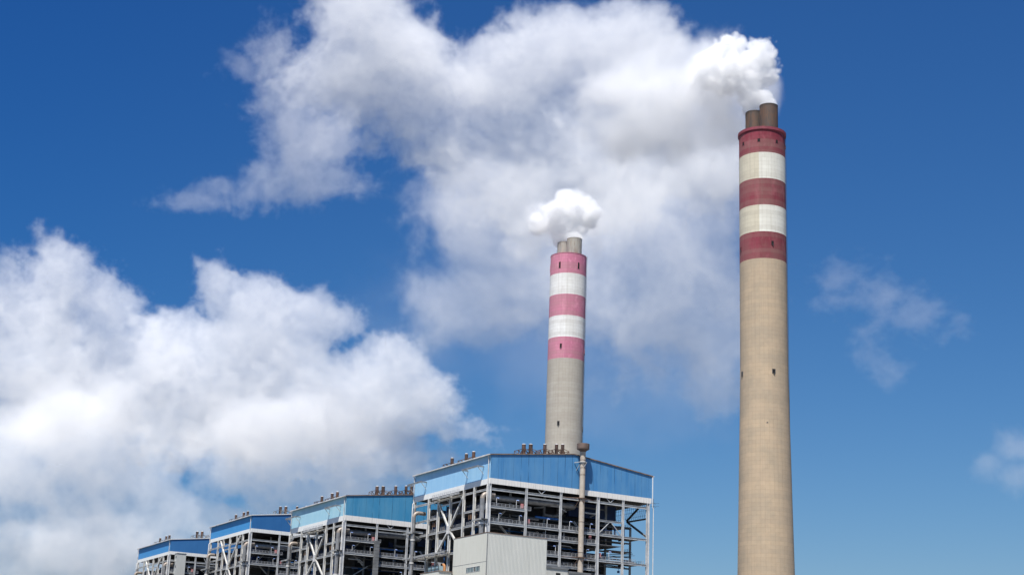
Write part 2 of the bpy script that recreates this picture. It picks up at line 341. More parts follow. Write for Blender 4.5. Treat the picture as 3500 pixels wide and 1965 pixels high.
    for x, z in ((2.8, 69.5), (9.8, 69.5), (3.8, 64.9), (11, 64.9), (21.0, 64.9), (29.2, 64.9), (36.8, 64.9), (20.5, 61.6), (27.2, 61.6), (35.0, 61.6), (24.3, 56.8), (35.6, 56.8), (20.9, 53.7), (44, 56.8), (36.4, 53.7), (47.2, 49.4)):
        m = MB().bar((x, .7, z + dz), (x, .7, z + 2.7 + dz), .1).build('lamp_post', 'capwhite', b)
        d = -1 if int(x * 10) % 2 else 1
        MB().add([(x, .55, z + 2.72 + dz), (x + d * .9, .5, z + 2.66 + dz), (x + d * .9, .9, z + 2.66 + dz), (x, .85, z + 2.72 + dz), (x + d * .2, .6, z + 2.9 + dz), (x + d * .75, .6, z + 2.85 + dz), (x + d * .75, .8, z + 2.85 + dz), (x + d * .2, .8, z + 2.9 + dz)],
                 [(0, 1, 2, 3), (4, 5, 6, 7), (0, 1, 5, 4), (1, 2, 6, 5), (2, 3, 7, 6), (3, 0, 4, 7)]).build('lamp_head', 'lamp', m, (0, 0, 0))
    st = MB()
    for (x0, z0, x1, z1) in ((6.3, 64.6, 10.2, 61.2), (6.0, 57, 12, 61), (31, 49.6, 36, 53.4), (8, 69.2, 4, 65), (36.5, 64.6, 33, 68.4)):
        st = MB()
        for yy in (4.2, 5.0): st.bar((x0, yy, z0 + dz), (x1, yy, z1 + dz), .06, .28)
        n = 12
        for i in range(n): st.box(x0 + (x1 - x0) * i / n - .12, x0 + (x1 - x0) * i / n + .12, 4.2, 5.0, z0 + dz + (z1 - z0) * i / n - .02, z0 + dz + (z1 - z0) * i / n + .02)
        st.build('stair_flight', 'beam', b)
    for (x0, x1, z) in ((.6, 12.7, 69.5), (12.9, 15, 69.5), (.6, 12.7, 64.9), (13.4, 25.1, 64.9), (26, 38.7, 64.9), (13.4, 25.1, 61.6), (26, 38.7, 61.6), (20, 25.1, 56.8), (26, 38.7, 56.8), (40, 48.2, 56.8), (49, 54, 56.8), (20, 25.1, 53.7), (26, 38.7, 53.7), (40, 48.2, 49.4), (40, 48, 64.9)):
        railing(b, (x0, .62, z + dz), (x1, .62, z + dz))
    for (x, y0, y1, z) in ((57.9, 9.5, 17, 69.4), (57.5, 9, 13.5, 61.3), (57.5, 1, 8, 56.8)): railing(b, (x, y0, z + dz), (x, y1, z + dz))
    for y0, y1, z in ((51, 42, 57.4), (33.5, 27, 57.4), (16.5, 11, 57.4), (41, 35.5, 57.4), (41.2, 35, 64.9), (33.8, 27, 64.9), (25, 18, 64.9), (16, 11, 64.9), (9, 1, 64.9), (41, 18, 69.3), (9.5, 1, 69.5)):
        railing(b, (.75, y0, z + dz), (.75, y1, z + dz))
    # right bay interior
    for x, y, z0, z1, rr in ((51.5, 9, 64.9, 69.2, .3), (55.5, 10, 64.9, 69.2, .45), (46.5, 8, 56.8, 60, .35), (54, 9, 49.4, 53, .3)):
        MB().tube([(x, y, z0 + dz), (x, y, z1 + dz)], rr, 10).build('standpipe', 'blueline', b)
    for i in range(10):
        z = 56.9 + i * .33 + dz; MB().tube([(44 + R.uniform(0, 4), R.uniform(3, 12), z), (57, R.uniform(3, 12), z + R.uniform(-.8, .8))], R.choice([.06, .1, .18]), 6).build('pipe', R.choice(['darkgrey', 'panelgrey', 'alu']), b)
    for z in (74.2, 69.0, 64.2, 60.9, 56.1, 53.0, 49):
        for xa, xb in zip(FC, FC[1:]):
            if xb > 50 and z in (74.2, 60.9, 53.0): continue
            MB().ibar((xa + .35, 10.3, z + dz), (xb - .35, 10.3, z + dz), .25, .5, .07).build('inner_beam', 'panelgrey', b)
    for i in range(12):
        x = R.uniform(1, 40); z = R.choice([72.0, 67.6, 63.0, 59.5, 55.2, 51.8]) + dz + R.uniform(-.6, .6); y = R.uniform(1.4, 5)
        MB().tube([(x, y, z), (x + R.uniform(2, 7), y, z), (x + 7, y + 2, z + R.uniform(-1, 1)), (x + 7, y + 7, z)], R.choice([.12, .2, .28]), 8).build('pipe', R.choice(['alu', 'panelgrey', 'steelF']), b)
    # --- long side interior
    MB().box(6, 10.8, 13, 50, 66 + dz, 73 + dz).build('coal_bunker', 'bluedark', b)
    MB().tube([(3.2, 15.5, 40), (3.2, 15.5, 63 + dz), (5, 16.5, 66.2 + dz)], .95, 14).build('coal_chute', 'blueline', b)
    MB().tube([(1.0, 30.5, 40), (1.0, 30.5, 73 + dz)], .14, 8).build('riser_pipe', 'blueline', b)
    for i in range(16):
        y = R.uniform(8, 40); z = R.choice([72, 70.4, 66.7, 62.8, 60.5, 58.9]) + dz + R.uniform(-.5, .5); x = R.uniform(1.5, 5); l = R.uniform(4, 12)
        MB().tube([(x, y, z), (x, min(51, y + l), z)], R.choice([.12, .2, .3]), 8).build('pipe', R.choice(['brownpipe', 'brownpipe', 'bluedark', 'panelgrey', 'alu']), b)
    for y0, y1, z in ((41, 35.5, 68.4), (31, 18, 71.2), (16, 10.6, 68.3), (33, 27, 66.3)):
        m = MB()
        for q in range(4): m.bar((1.6, y0, z + dz - q * .35), (1.6, y1, z + dz - q * .35), .22, .16)
        for q in range(5): m.bar((1.45, y0 + (y1 - y0) * q / 4, z + .2 + dz), (1.45, y0 + (y1 - y0) * q / 4, z - 1.4 + dz), .14)
        m.build('cable_tray', 'brownpipe', b)
    for i in range(14):
        y = R.uniform(1, 50); z0 = R.choice([64.92, 57.42]) + dz; s = R.uniform(.5, 1.3)
        MB().box(2.5, 2.5 + s, y, y + s, z0, z0 + s * 1.5).build('equipment', R.choice(['panelgrey', 'darkgrey', 'blueline']), b)
    # --- pipes on the outside of the long side
    def goose(y, x, r, zt, m1, m2, inx=2.6):
        c = (x + 1.5, y, zt)
        MB().tube([(x, y, 20), (x, y, zt)], r, 14).build('downcomer_pipe', m1, b)
        MB().tube([(x, y, zt - .01)] + elbow(c, 1.5, PI, PI / 2, (1, 0, 0), (0, 0, 1))[1:] + [(x + 1.5 + inx, y, zt + 1.5)], r * 1.02, 14).build('pipe_elbow', m2, b)
        for z in (zt - 7.5, zt - 15): MB().lathe([(r * 1.25, z - .25), (r * 1.3, z), (r * 1.25, z + .25)], 14, x, y).build('pipe_collar', 'trim', b)
    goose(47.2, -2.4, .62, 70.6 + dz, 'alu', 'alurust')
    goose(43.6, 1.7, .95, 70.9 + dz, 'alu', 'alu', 4)
    goose(-.1 + 1.2, -1.9, .72, 71.6 + dz, 'alu', 'alurust')
    MB().tube([(-.9, 50, 10), (-.9, 50, 74 + dz)], .5, 12).build('riser_pipe', 'alu', b)
    def plat(y0, y1, x0, z):
        p = MB().box(x0, -.4, min(y0, y1), max(y0, y1), z + dz - .06, z + dz + .06).build('outer_platform', 'panelgrey', b)
        MB().ibar((x0, y0, z + dz - .15), (x0, y1, z + dz - .15), .3, .42, .07).build('edge_beam', 'steel', p, (0, 0, 0))
        for y in (y0 + (.5 if y1 > y0 else -.5), (y0 + y1) / 2, y1):
            MB().bar((x0 + .15, y, z + dz - .3), (-.3, y, z + dz - 1.9), .14).build('bracket', 'beam', p, (0, 0, 0))
    plat(46.4, 52.8, -3.2, 65.6); plat(24.4, 54.5, -2.2, 57.6); plat(-.4, 5.5, -2.9, 65.4)
    if extras['detail']:
        plat(17.3, 36, -1.6, 75.3)
        railing(b, (-1.55, 17.4, 75.4 + dz), (-1.55, 36, 75.4 + dz), 1.1)
        for y0, y1 in ((4.3, 15.1), (43.6, 54.0)):         # davit frames over the long side
            d = MB()
            z = 82.0; x = -2.1
            d.ibar((x, y0, z), (x, y1, z), .4, .5, .08); d.ibar((x, y0 + .25, z), (0, y0 + .25, z), .3, .42, .07)
            d.ibar((x, y1 - .25, z), (0, y1 - .25, z), .3, .42, .07); d.bar((x + .3, y0 + .4, z + .12), (x + .3, y1 - .4, z + .12), .5, .05)
            for y in (y0 + .3, y1 - .3):
                d.bar((x + .1, y, z - .2), (-.05, y, z - 2.3), .16); d.bar((x + .2, y, z - .25), (x + .2, y + (2.6 if y < (y0 + y1) / 2 else -2.6), z - .05), .12)
            d.build('davit_frame', 'beam', b)
    if extras.get('aerial'):
        m = MB()
        m.bar((60.2, -.3, 74.6), (60.2, -.3, 78), .08)
        for z in (75.4, 76.4): m.bar((59, -.3, z), (62.4, -.3, z + .3), .06); m.bar((59.6, -1, z), (61.6, .6, z), .05)
        m.build('aerial', 'darkgrey', b)
    if extras.get('riser'):
        m = MB()
        for i in range(34): z = 69.9 - i * 1.2; m.box(12.0, 13.7, -1.4, -.1, z - 1.12, z)
        o = m.build('segmented_riser', 'panelgrey', b)
    # --- roof vents
    fm = 'rustframe' if k < 2 else 'greyframe'
    zt = E + 4.9
    for x, y, hf in ((6, 38, 2.6), (6, 28, 2.3), (6, 23, 2.0), (14.2, 5, 2.6), (16.7, 5, 2.6), (21.9, 5, 2.5), (26.2, 5, 2.3), (28.5, 5, 1.6)):
        zr = E + .13 + RH * min(x, 59.5 - x) / 29.75
        vent(b, x, y, zr, zr + (3.9 if x < 10 else 3.75), .55 if x < 10 else (.64 if x < 18 else .55), fm, hf, x > 20)
    return b
C = [(-4.384, 473.313), (-57.605, 569.366), (-106.843, 665.552), (-159.535, 756.107)]
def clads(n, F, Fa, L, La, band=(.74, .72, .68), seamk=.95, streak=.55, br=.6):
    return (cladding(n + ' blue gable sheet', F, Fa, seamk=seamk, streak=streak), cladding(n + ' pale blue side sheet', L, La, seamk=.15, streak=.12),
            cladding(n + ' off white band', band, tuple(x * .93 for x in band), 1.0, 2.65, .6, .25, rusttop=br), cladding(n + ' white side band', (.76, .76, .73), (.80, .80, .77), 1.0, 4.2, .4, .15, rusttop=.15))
XA = {'n': 64.7, 'arms': [(34.5, 74.5), (17.2, 74.3), (34.5, 57.6), (17.5, 57.6)]}
XB = {'n': 69.9, 'arms': [(38.3, 82.3), (12.8, 82.3), (38.0, 57.0), (13.2, 57.0)]}
XC = {'n': 69.9, 'arms': [(38.3, 81.6), (12.8, 81.6), (38.0, 57.0), (13.2, 57.0)]}
house(0, C[0], 85.2, 78.0, 76.3, 0, 'largest, nearest looking boiler house, mid blue cladding over open steel, rusty pipe on its gable',
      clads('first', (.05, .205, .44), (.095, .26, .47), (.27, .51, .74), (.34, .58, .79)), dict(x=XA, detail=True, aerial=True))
house(1, C[1], 85.2, 78.2, 76.3, 0, 'boiler house with turquoise blue cladding, beside the mid blue one',
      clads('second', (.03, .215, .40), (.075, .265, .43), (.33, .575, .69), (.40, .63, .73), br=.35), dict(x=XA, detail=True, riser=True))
house(2, C[2], 89.8, 84.3, 82.8, 4.9, 'deep blue boiler house with clean cladding, without a lift tower, behind the turquoise one',
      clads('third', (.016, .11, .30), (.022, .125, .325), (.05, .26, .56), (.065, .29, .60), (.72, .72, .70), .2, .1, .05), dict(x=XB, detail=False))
house(3, C[3], 88.9, 83.4, 81.9, 4.4, 'smallest looking boiler house ending the row, with a grey lift tower on its gable',
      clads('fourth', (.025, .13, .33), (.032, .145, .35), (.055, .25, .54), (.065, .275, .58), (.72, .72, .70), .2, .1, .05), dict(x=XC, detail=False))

# ------------------------------------------------------------------ vent pipe in front of the first house
b = root('vent_pipe', (C[0][0], C[0][1], -2), RZ, 'tall rust spotted grey vent pipe with drum head, against the mid blue gable', 'vent pipe')
px, py, pr = 32.0, -1.75, .87
def pole_mat():
    m, t, bs = newmat('rust spotted pipe paint'); tc = node(t, 'ShaderNodeTexCoord').outputs['Object']
    c = mixc(t, rng(t, noise(t, tc, .5, 4), .3, .7), (.38, .325, .265), (.47, .415, .35))
    c = mixc(t, rng(t, noise(t, tc, 3.0, 5, .7), .58, .68), c, (.26, .14, .07))
    c = mixc(t, mth(t, 'MULTIPLY', rng(t, noise(t, tc, 1.2, 5, .7, (1, 1, .12)), .5, .75), .6), c, (.30, .19, .10))
    t.links.new(c, bs.inputs['Base Color']); bs.inputs['Roughness'].default_value = .7; return m
PM = pole_mat()
MB().lathe([(pr, -2), (pr, 88.9), (pr * .98, 90.0)], 32, px, py).build('pipe_shaft', PM, b)
MB().lathe([(pr * .98, 89.6), (1.15, 90.0), (1.98, 90.45), (2.0, 90.5), (2.0, 92.15), (1.86, 92.2), (1.86, 91.6), (.2, 91.6)], 40, px, py).build('drum_head', paint('rusty drum', (.17, .12, .10), .8, .35, .35, .3), b)
for z in (87.0, 84.5, 82.3, 74.0, 67.5, 58.0):
    MB().lathe([(pr + .002, z - .06), (pr + .05, z - .05), (pr + .05, z + .05), (pr + .002, z + .06)], 32, px, py).build('weld_band', 'rustframe', b)
for z, l, m_ in ((86.3, 1, 'beam'), (74.9, 3, 'rustframe'), (56.5, 3, 'rustframe')):
    m = MB().lathe([(pr + .01, z - .12), (pr + .35, z - .12), (pr + .35, z + .12), (pr + .01, z + .12)], 24, px, py)
    for s in (-1, 1):
        m.bar((px + s * 1.0, py - .6, z), (px + s * (2.1 if l == 1 else 6.0), -.15, z - .1), .16, .2); m.bar((px + s * .8, py - .5, z), (px + s * 2.0, -.15, z), .14)
        m.bar((px + s * .9, py - 1.0, z), (px - s * .1, py - 1.0, z - 1.5), .1); m.bar((px + s * .9, py - .4, z - .1), (px + s * 1.4, -.1, z - 2.6), .13)
    m.build('support_ring', m_, b)

# ------------------------------------------------------------------ clad building in front, sheds, lift tower
def corr(x0, x1, y, z0, z1, pitch=.45, d=.06):
    m = MB(); n = int((x1 - x0) / pitch); v = []
    for i in range(n):
        a = x0 + i * pitch
        v += [(a, y), (a + pitch * .3, y), (a + pitch * .42, y - d), (a + pitch * .88, y - d)]
    v.append((x1, y)); k = len(v)
    m.add([(p[0], p[1], z0) for p in v] + [(p[0], p[1], z1) for p in v], [(i, i + 1, k + i + 1, k + i) for i in range(k - 1)]); return m
b = root('clad_building', (C[0][0], C[0][1], -2), RZ, 'plain cream and grey ribbed metal building with one strip window, before the open steel', 'industrial building')
X0, X1, Y0, Y1, ZT = -12.05, 7.9, -21.7, -.9, 58.2
corr(X0 + .02, X1, Y0, -2, ZT).build('ribbed_wall', 'boxF', b)
wy0, wy1, wz0, wz1 = -18.0, -9.6, 47.5, 49.0
m = MB()
for y0, y1, z0, z1 in ((Y0, Y1, wz1, ZT), (Y0, Y1, -2, wz0), (Y0, wy0, wz0, wz1), (wy1, Y1, wz0, wz1)): m.box(X0, X0 + .15, y0, y1, z0, z1)
m.build('flat_wall', 'boxL', b)
MB().box(X0 + .16, X1 - .01, Y1 - .15, Y1 - .02, -2, ZT).box(X1 - .15, X1 - .02, Y0 + .1, Y1 - .16, -2, ZT).build('rear_wall', 'boxF', b)
MB().box(X0 + .05, X1, Y0 + .05, Y1, ZT - .3, ZT - .02).build('roof', 'roof', b)
for a in ((X0 - .08, X0 + .02, Y0 - .12, Y1), (X0 + .03, X1 + .06, Y0 - .15, Y0 - .1)):
    MB().box(a[0], a[1], a[2], a[3], ZT - .06, ZT + .14).build('roof_edge', 'trimdark', b)
MB().box(X0 - .06, X0 + .1, Y0 - .13, Y0 - .02, -2, ZT - .08).build('corner_trim', 'panelgrey', b)
MB().box(X0 - .03, X0 - .002, Y0, Y1, 49.95, 50.03).build('sheet_joint', 'panelgrey', b)
w = MB()
for z in (wz0, wz1 - .08): w.box(X0 - .06, X0 + .1, wy0, wy1, z, z + .08)
n = 9
for i in range(n + 1): y = wy0 + (wy1 - wy0 - .07) * i / n; w.box(X0 - .05, X0 + .1, y, y + .07, wz0 + .081, wz1 - .081)
w = w.build('window', 'trim', b)
for i in range(n):
    if i == 3: continue
    y = wy0 + (wy1 - wy0 - .07) * i / n
    MB().box(X0 + .02, X0 + .05, y + .071, y + (wy1 - wy0 - .07) / n - .001, wz0 + .09, wz1 - .09).build('pane', 'glass', w, (0, 0, 0))
MB().box(X0 + 1.2, X0 + 1.3, wy0 - 1, wy1 + 1, wz0 - 1, wz1 + 1).build('room_back', 'hole', b)
def shed(label, x0, x1, y0, y1, zt, lip=0, mat='shedF', win=None):
    b = root('clad_shed', (C[0][0], C[0][1], -2), RZ, label, 'shed')
    corr(x0 + .02, x1, y0, -2, zt).build('ribbed_wall', mat, b)
    MB().box(x0, x0 + .12, y0, y1, -2, zt).box(x0 + .13, x1, y1 - .1, y1, -2, zt).box(x1 - .1, x1, y0 + .1, y1 - .11, -2, zt).build('flat_wall', 'boxL', b)
    MB().box(x0 + .02, x1, y0 + .05, y1 - .02, zt - .2, zt - .01).build('roof', 'roof', b)
    MB().box(x0 - .1, x1 + .15, y0 - .3, y0 - .1, zt - (.5 if lip else .1), zt + .12).build('roof_edge', 'panelgrey' if lip else 'trimdark', b)
    MB().box(x0 - .1, x0 - .002, y0 - .09, y1, zt - .1, zt + .12).build('roof_edge', 'trimdark', b)
    if win: MB().box(win[0], win[1], y0 - .13, y0 - .1, win[2], win[3]).build('dark_opening', 'hole', b)  # flat black patch on the wall, painted as the shade of an opening
shed('small cream shed tucked against the left of the clad building, below the tank cage', -16.8, -12.4, -1.2, 11.0, 48.4)
shed('low ribbed grey shed butting the right edge of the clad building, with a dark opening', 17.2, 24.9, -6, -.6, 52.3, 1, win=(20.6, 22.2, 49.2, 50.6))
shed('lowest grey ribbed shed reaching under the rusty vent pipe', 25.1, 33, -6, -2.9, 51.3, 1)
b = root('tank_cage', (C[0][0], C[0][1], -2), RZ, 'glassy blue grey tank in a dark bar cage above the small cream shed', 'tank')
MB().box(-15.5, -13.0, 1.5, 8.5, 48.42, 50.2).build('tank', paint('pale blue grey tank', (.30, .40, .43), .3, .3), b)
m = MB()
for y in (1.4, 3.7, 6.1, 8.5):
    m.bar((-15.6, y, 48.4), (-15.6, y, 50.4), .12)
m.bar((-15.62, 1.4, 49.4), (-15.62, 8.5, 49.4), .1); m.bar((-15.6, 1.4, 50.4), (-15.6, 8.5, 50.4), .12); m.build('bar_cage', 'darkgrey', b)
b = root('elbow_duct', (C[0][0], C[0][1], -2), RZ, 'short orange brown elbow duct rising beside the small cream shed roof', 'duct')
MB().tube([(-14.4, -.2, 48.42), (-14.4, -.2, 49.6)] + elbow((-14.4, .7, 49.6), .9, PI, PI / 2, (0, 1, 0), (0, 0, 1), 5)[1:], .42, 14).build('duct_bend', paint('orange brown duct', (.38, .17, .06), .7, .3, .3), b)
MB().lathe([(.55, 48.42), (.55, 48.55)], 14, -14.4, -.2, True).build('base_flange', 'rustframe', b)
# tower in front of the last house
b = root('lift_tower', (C[3][0], C[3][1], -2), RZ, 'slim pale grey lift tower standing against the farthest boiler house gable', 'lift tower')
MB().box(2.3, 6.6, -4.6, -.6, -2, 82.0).build('tower_shaft', cladding('lift tower sheet', (.42, .43, .41), (.47, .48, .46), .6, 30, .2, .2), b)
MB().box(2.15, 6.75, -4.75, -.5, 82.0, 82.35).build('tower_roof', 'panelgrey', b)
for z in (80.6, 76, 71, 66):
    MB().box(2.25, 2.3 - .002, -3.5, -2.5, z - .6, z + .5).build('louvre_vent', 'darkgrey', b)
for z in (78.6, 72.8): MB().box(.4, 2.3, -2.4, -1.0, z - .1, z).build('walkway', 'trim', b)

# ------------------------------------------------------------------ chimneys
BANDS = [236.0, 225.4, 214.6, 203.7, 192.8, 182.0]
def chimney_mat(name, red, red2, white, white2, conc, conc2, split):
    m, t, bs = newmat(name); tc = node(t, 'ShaderNodeTexCoord').outputs['Object']
    s = node(t, 'ShaderNodeSeparateXYZ'); t.links.new(tc, s.inputs[0])
    ang = mth(t, 'ARCTAN2', s.outputs[0], mth(t, 'MULTIPLY', s.outputs[1], -1)); arc = mth(t, 'MULTIPLY', ang, 9.05); z = s.outputs[2]
    cb = node(t, 'ShaderNodeCombineXYZ'); t.links.new(arc, cb.inputs[0]); t.links.new(z, cb.inputs[1])
    wob = mth(t, 'MULTIPLY', mth(t, 'SUBTRACT', noise(t, tc, .5, 3), .5), .5)
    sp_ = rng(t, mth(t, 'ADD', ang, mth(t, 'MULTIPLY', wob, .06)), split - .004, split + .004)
    big = noise(t, tc, .12, 5, .65); patch = noise(t, tc, .35, 4, .6, (1, 1, .5))
    st = noise(t, tc, 1.6, 5, .65, (1, 1, .05))
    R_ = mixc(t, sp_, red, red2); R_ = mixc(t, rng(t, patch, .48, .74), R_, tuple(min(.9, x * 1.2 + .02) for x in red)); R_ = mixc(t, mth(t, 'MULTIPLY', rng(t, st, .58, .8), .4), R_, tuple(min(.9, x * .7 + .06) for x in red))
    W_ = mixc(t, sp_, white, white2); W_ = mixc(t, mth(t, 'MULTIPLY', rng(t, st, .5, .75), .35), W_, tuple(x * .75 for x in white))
    C_ = mixc(t, rng(t, big, .35, .7), conc, conc2); C_ = mixc(t, mth(t, 'MULTIPLY', rng(t, st, .5, .8), .35), C_, tuple(x * .62 for x in conc))
    col = C_
    zz = mth(t, 'ADD', z, mth(t, 'MULTIPLY', wob, .15))
    for i, (h, cc) in enumerate(zip(reversed(BANDS), (R_, W_, R_, W_, R_))):
        col = mixc(t, mth(t, 'GREATER_THAN', zz, h), col, cc)
    br = node(t, 'ShaderNodeTexBrick'); t.links.new(cb.outputs[0], br.inputs['Vector']); br.offset = .0; br.squash = 1
    br.inputs['Color1'].default_value = (1, 1, 1, 1); br.inputs['Color2'].default_value = (.90, .89, .88, 1); br.inputs['Mortar'].default_value = (.56, .54, .51, 1)
    br.inputs['Scale'].default_value = 1; br.inputs['Brick Width'].default_value = 1.58; br.inputs['Row Height'].default_value = 1.55
    br.inputs['Mortar Size'].default_value = .045; br.inputs['Mortar Smooth'].default_value = .6; br.inputs['Bias'].default_value = -.2
    k = rng(t, noise(t, tc, .4, 4, .6, (1, 1, 2)), .3, .62, .35, 1.)
    col = mixc(t, mth(t, 'MULTIPLY', k, .8), col, br.outputs['Color'], 'MULTIPLY')
    # each concrete lift has a slightly different tone
    cz = node(t, 'ShaderNodeCombineXYZ'); t.links.new(mth(t, 'FLOOR', mth(t, 'DIVIDE', z, 1.55)), cz.inputs[2])
    wn = node(t, 'ShaderNodeTexWhiteNoise'); t.links.new(cz.outputs[0], wn.inputs['Vector'])
    col = mixc(t, .22, col, wn.outputs['Color'], 'SOFT_LIGHT') if False else mixc(t, mth(t, 'MULTIPLY', wn.outputs['Value'], .24), col, (.27, .23, .185))
    # long rain and soot runs, heavier near the top, and broad weathered patches
    run = noise(t, tc, .9, 6, .7, (1, 1, .018)); top = rng(t, z, 120, 236, .25, .75)
    col = mixc(t, mth(t, 'MULTIPLY', rng(t, run, .5, .72), mth(t, 'MULTIPLY', top, .42)), col, (.17, .12, .10))
    col = mixc(t, mth(t, 'MULTIPLY', rng(t, noise(t, tc, .07, 5, .7, (1, 1, .45)), .42, .62), .14), col, (.30, .25, .19))
    t.links.new(col, bs.inputs['Base Color']); bs.inputs['Roughness'].default_value = .85
    bump(t, bs, br.outputs['Fac'], -.25, .05); return m
def flue_mat(name, a, b_, dark):
    m, t, bs = newmat(name); tc = node(t, 'ShaderNodeTexCoord').outputs['Object']
    c = mixc(t, rng(t, noise(t, tc, .5, 5, .7, (1, 1, .35)), .35, .68), a, b_)
    c = mixc(t, mth(t, 'MULTIPLY', rng(t, noise(t, tc, 1.5, 5, .7, (1, 1, .12)), .45, .72), .7), c, dark)
    s = node(t, 'ShaderNodeSeparateXYZ'); t.links.new(tc, s.inputs[0])
    c = mixc(t, rng(t, mth(t, 'ADD', s.outputs[2], mth(t, 'MULTIPLY', noise(t, tc, .8, 4), 3)), 246.2, 248.6, 0, .7), c, dark)
    t.links.new(c, bs.inputs['Base Color']); bs.inputs['Roughness'].default_value = .75; return m
def chimney(A, label, mat, fmat, rimmat, flues, holes, rim):
    az = math.atan2(A[0], A[1])
    b = root('chimney', (A[0], A[1], -2), -az, label, 'chimney', 'twin flue chimneys')     # local -y faces the camera side, +x to the right
    prof = [(12.6, -2), (11.6, 30), (10.4, 63.5), (9.92, 88.5), (9.6, 107.4), (9.26, 125.1), (9.11, 137), (9.06, 150), (9.05, 180), (9.05, 236.0), (8.55, 236.0), (8.55, 234.5), (.1, 234.5)]
    pp = []
    for (r0, z0), (r1, z1) in zip(prof, prof[1:]):
        n = 6 if abs(z1 - z0) > 8 else 1
        pp += [(r0 + (r1 - r0) * i / n, z0 + (z1 - z0) * i / n) for i in range(n)]
    pp.append(prof[-1])
    MB().lathe(pp, 128).build('shaft', mat, b)
    if rim: MB().lathe([(9.06, 234.5), (9.5, 235.0), (9.5, 236.1), (8.9, 236.15), (8.9, 235.9)], 128).build('rim', rimmat, b)
    else: MB().lathe([(9.06, 235.75), (9.16, 235.8), (9.16, 236.05), (8.9, 236.08)], 128).build('rim', rimmat, b)
    for x, y, r, zt in flues:
        MB().lathe([(r, 234.4), (r, zt - .35), (r + .06, zt - .33), (r + .06, zt), (r - .25, zt), (r - .25, 240)], 64, x, y).build('flue', fmat, b)
    for a, z, w, h, rr in holes:
        a = math.radians(a); M4 = Matrix.Rotation(a, 4, 'Z')
        def fr(x0, x1, y0, y1, z0, z1, mb):
            o = len(mb.v); mb.box(x0, x1, y0, y1, z0, z1); mb.v[o:] = [tuple(M4 @ Vector(q)) for q in mb.v[o:]]; return mb
        p = fr(-w / 2, w / 2, -rr - .06, -rr + .4, z - h / 2, z + h / 2, MB()).build('opening', 'hole', b)  # solid block proud of the shaft, its black painted as the hole's shade
        m = MB(); fr(-w / 2 - .12, -w / 2 - .002, -rr - .13, -rr + .3, z - h / 2 - .1, z + h / 2 + .1, m); fr(w / 2 + .002, w / 2 + .12, -rr - .13, -rr + .3, z - h / 2 - .1, z + h / 2 + .1, m)
        m.build('opening_frame', rimmat if z > 182 else 'panelgrey', p, (0, 0, 0))
        if z < 200 and w > .5:
            m = MB(); fr(w * .1, w * .28, -rr - .35, -rr - .05, z - h / 2 - .55, z - h / 2 + .2, m); fr(-w * .3, w * .3, -rr - .35, -rr - .05, z - h / 2 - .1, z - h / 2 + .02, m); m.build('warning_lamp', 'darkgrey', p, (0, 0, 0))
    m = MB()                                          # ladder with rest cages down the right flank
    q = math.radians(83)
    for k in (-.028, .028):
        m.bar((9.35 * math.sin(q + k), -9.35 * math.cos(q + k), 100), (9.35 * math.sin(q + k), -9.35 * math.cos(q + k), 236.5), .09)
    for i in range(170): z = 100.4 + i * .8; m.bar((9.35 * math.sin(q - .028), -9.35 * math.cos(q - .028), z), (9.35 * math.sin(q + .028), -9.35 * math.cos(q + .028), z), .05)
    m.build('ladder', 'darkgrey', b)
    for a in range(0, 360, 60):
        q = math.radians(a + 17); m = MB().bar((8.8 * math.sin(q), -8.8 * math.cos(q), 235.9), (8.9 * math.sin(q), -8.9 * math.cos(q), 238.0), .09); m.build('lightning_rod', 'darkgrey', b)
    return b
A1, A2 = (97.13, 576.7), (27.95, 747.96)
M['redrim'] = paint('dark red rim', (.22, .035, .055), .7, .3); M['pinkrim'] = paint('faded pink rim', (.50, .17, .22), .7, .3)
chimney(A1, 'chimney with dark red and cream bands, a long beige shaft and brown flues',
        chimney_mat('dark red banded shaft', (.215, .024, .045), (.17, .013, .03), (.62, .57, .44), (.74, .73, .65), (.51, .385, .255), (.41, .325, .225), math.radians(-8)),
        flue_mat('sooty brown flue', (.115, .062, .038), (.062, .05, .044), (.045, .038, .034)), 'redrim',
        [(2.75, -3.3, 3.6, 246.9), (-2.9, 3.5, 3.6, 246.9)],
        [(-53, 230.4, 1.0, 1.35, 9.05), (-7.6, 230.4, 1.0, 1.35, 9.05), (39, 230.4, 1.0, 1.35, 9.05), (85, 230.4, 1.0, 1.35, 9.05), (23.5, 188.3, 1.0, 1.5, 9.05), (-68, 187.5, 1.0, 1.5, 9.05), (23, 137.8, 1.1, 1.6, 9.12), (-64, 137.8, 1.1, 1.6, 9.12), (6, 118, .3, .3, 9.4)], True)
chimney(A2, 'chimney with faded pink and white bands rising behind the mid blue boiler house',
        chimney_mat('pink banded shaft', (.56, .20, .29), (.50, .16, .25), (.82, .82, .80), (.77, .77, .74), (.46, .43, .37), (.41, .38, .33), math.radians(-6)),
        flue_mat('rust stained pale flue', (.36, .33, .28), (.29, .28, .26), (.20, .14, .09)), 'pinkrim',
        [(2.7, -3.3, 3.75, 244.7), (-2.1, 3.5, 3.75, 244.7)],
        [(-28, 229.6, .95, 3.3, 9.05), (33.6, 229.6, .95, 3.3, 9.05), (-85, 229.6, .95, 3.3, 9.05), (-17, 188.2, 1.0, 2.1, 9.05), (80, 187, 1.0, 2.1, 9.05), (-18, 149.6, 1.0, 2.1, 9.08), (80, 148.5, 1.0, 2.1, 9.08)], False)
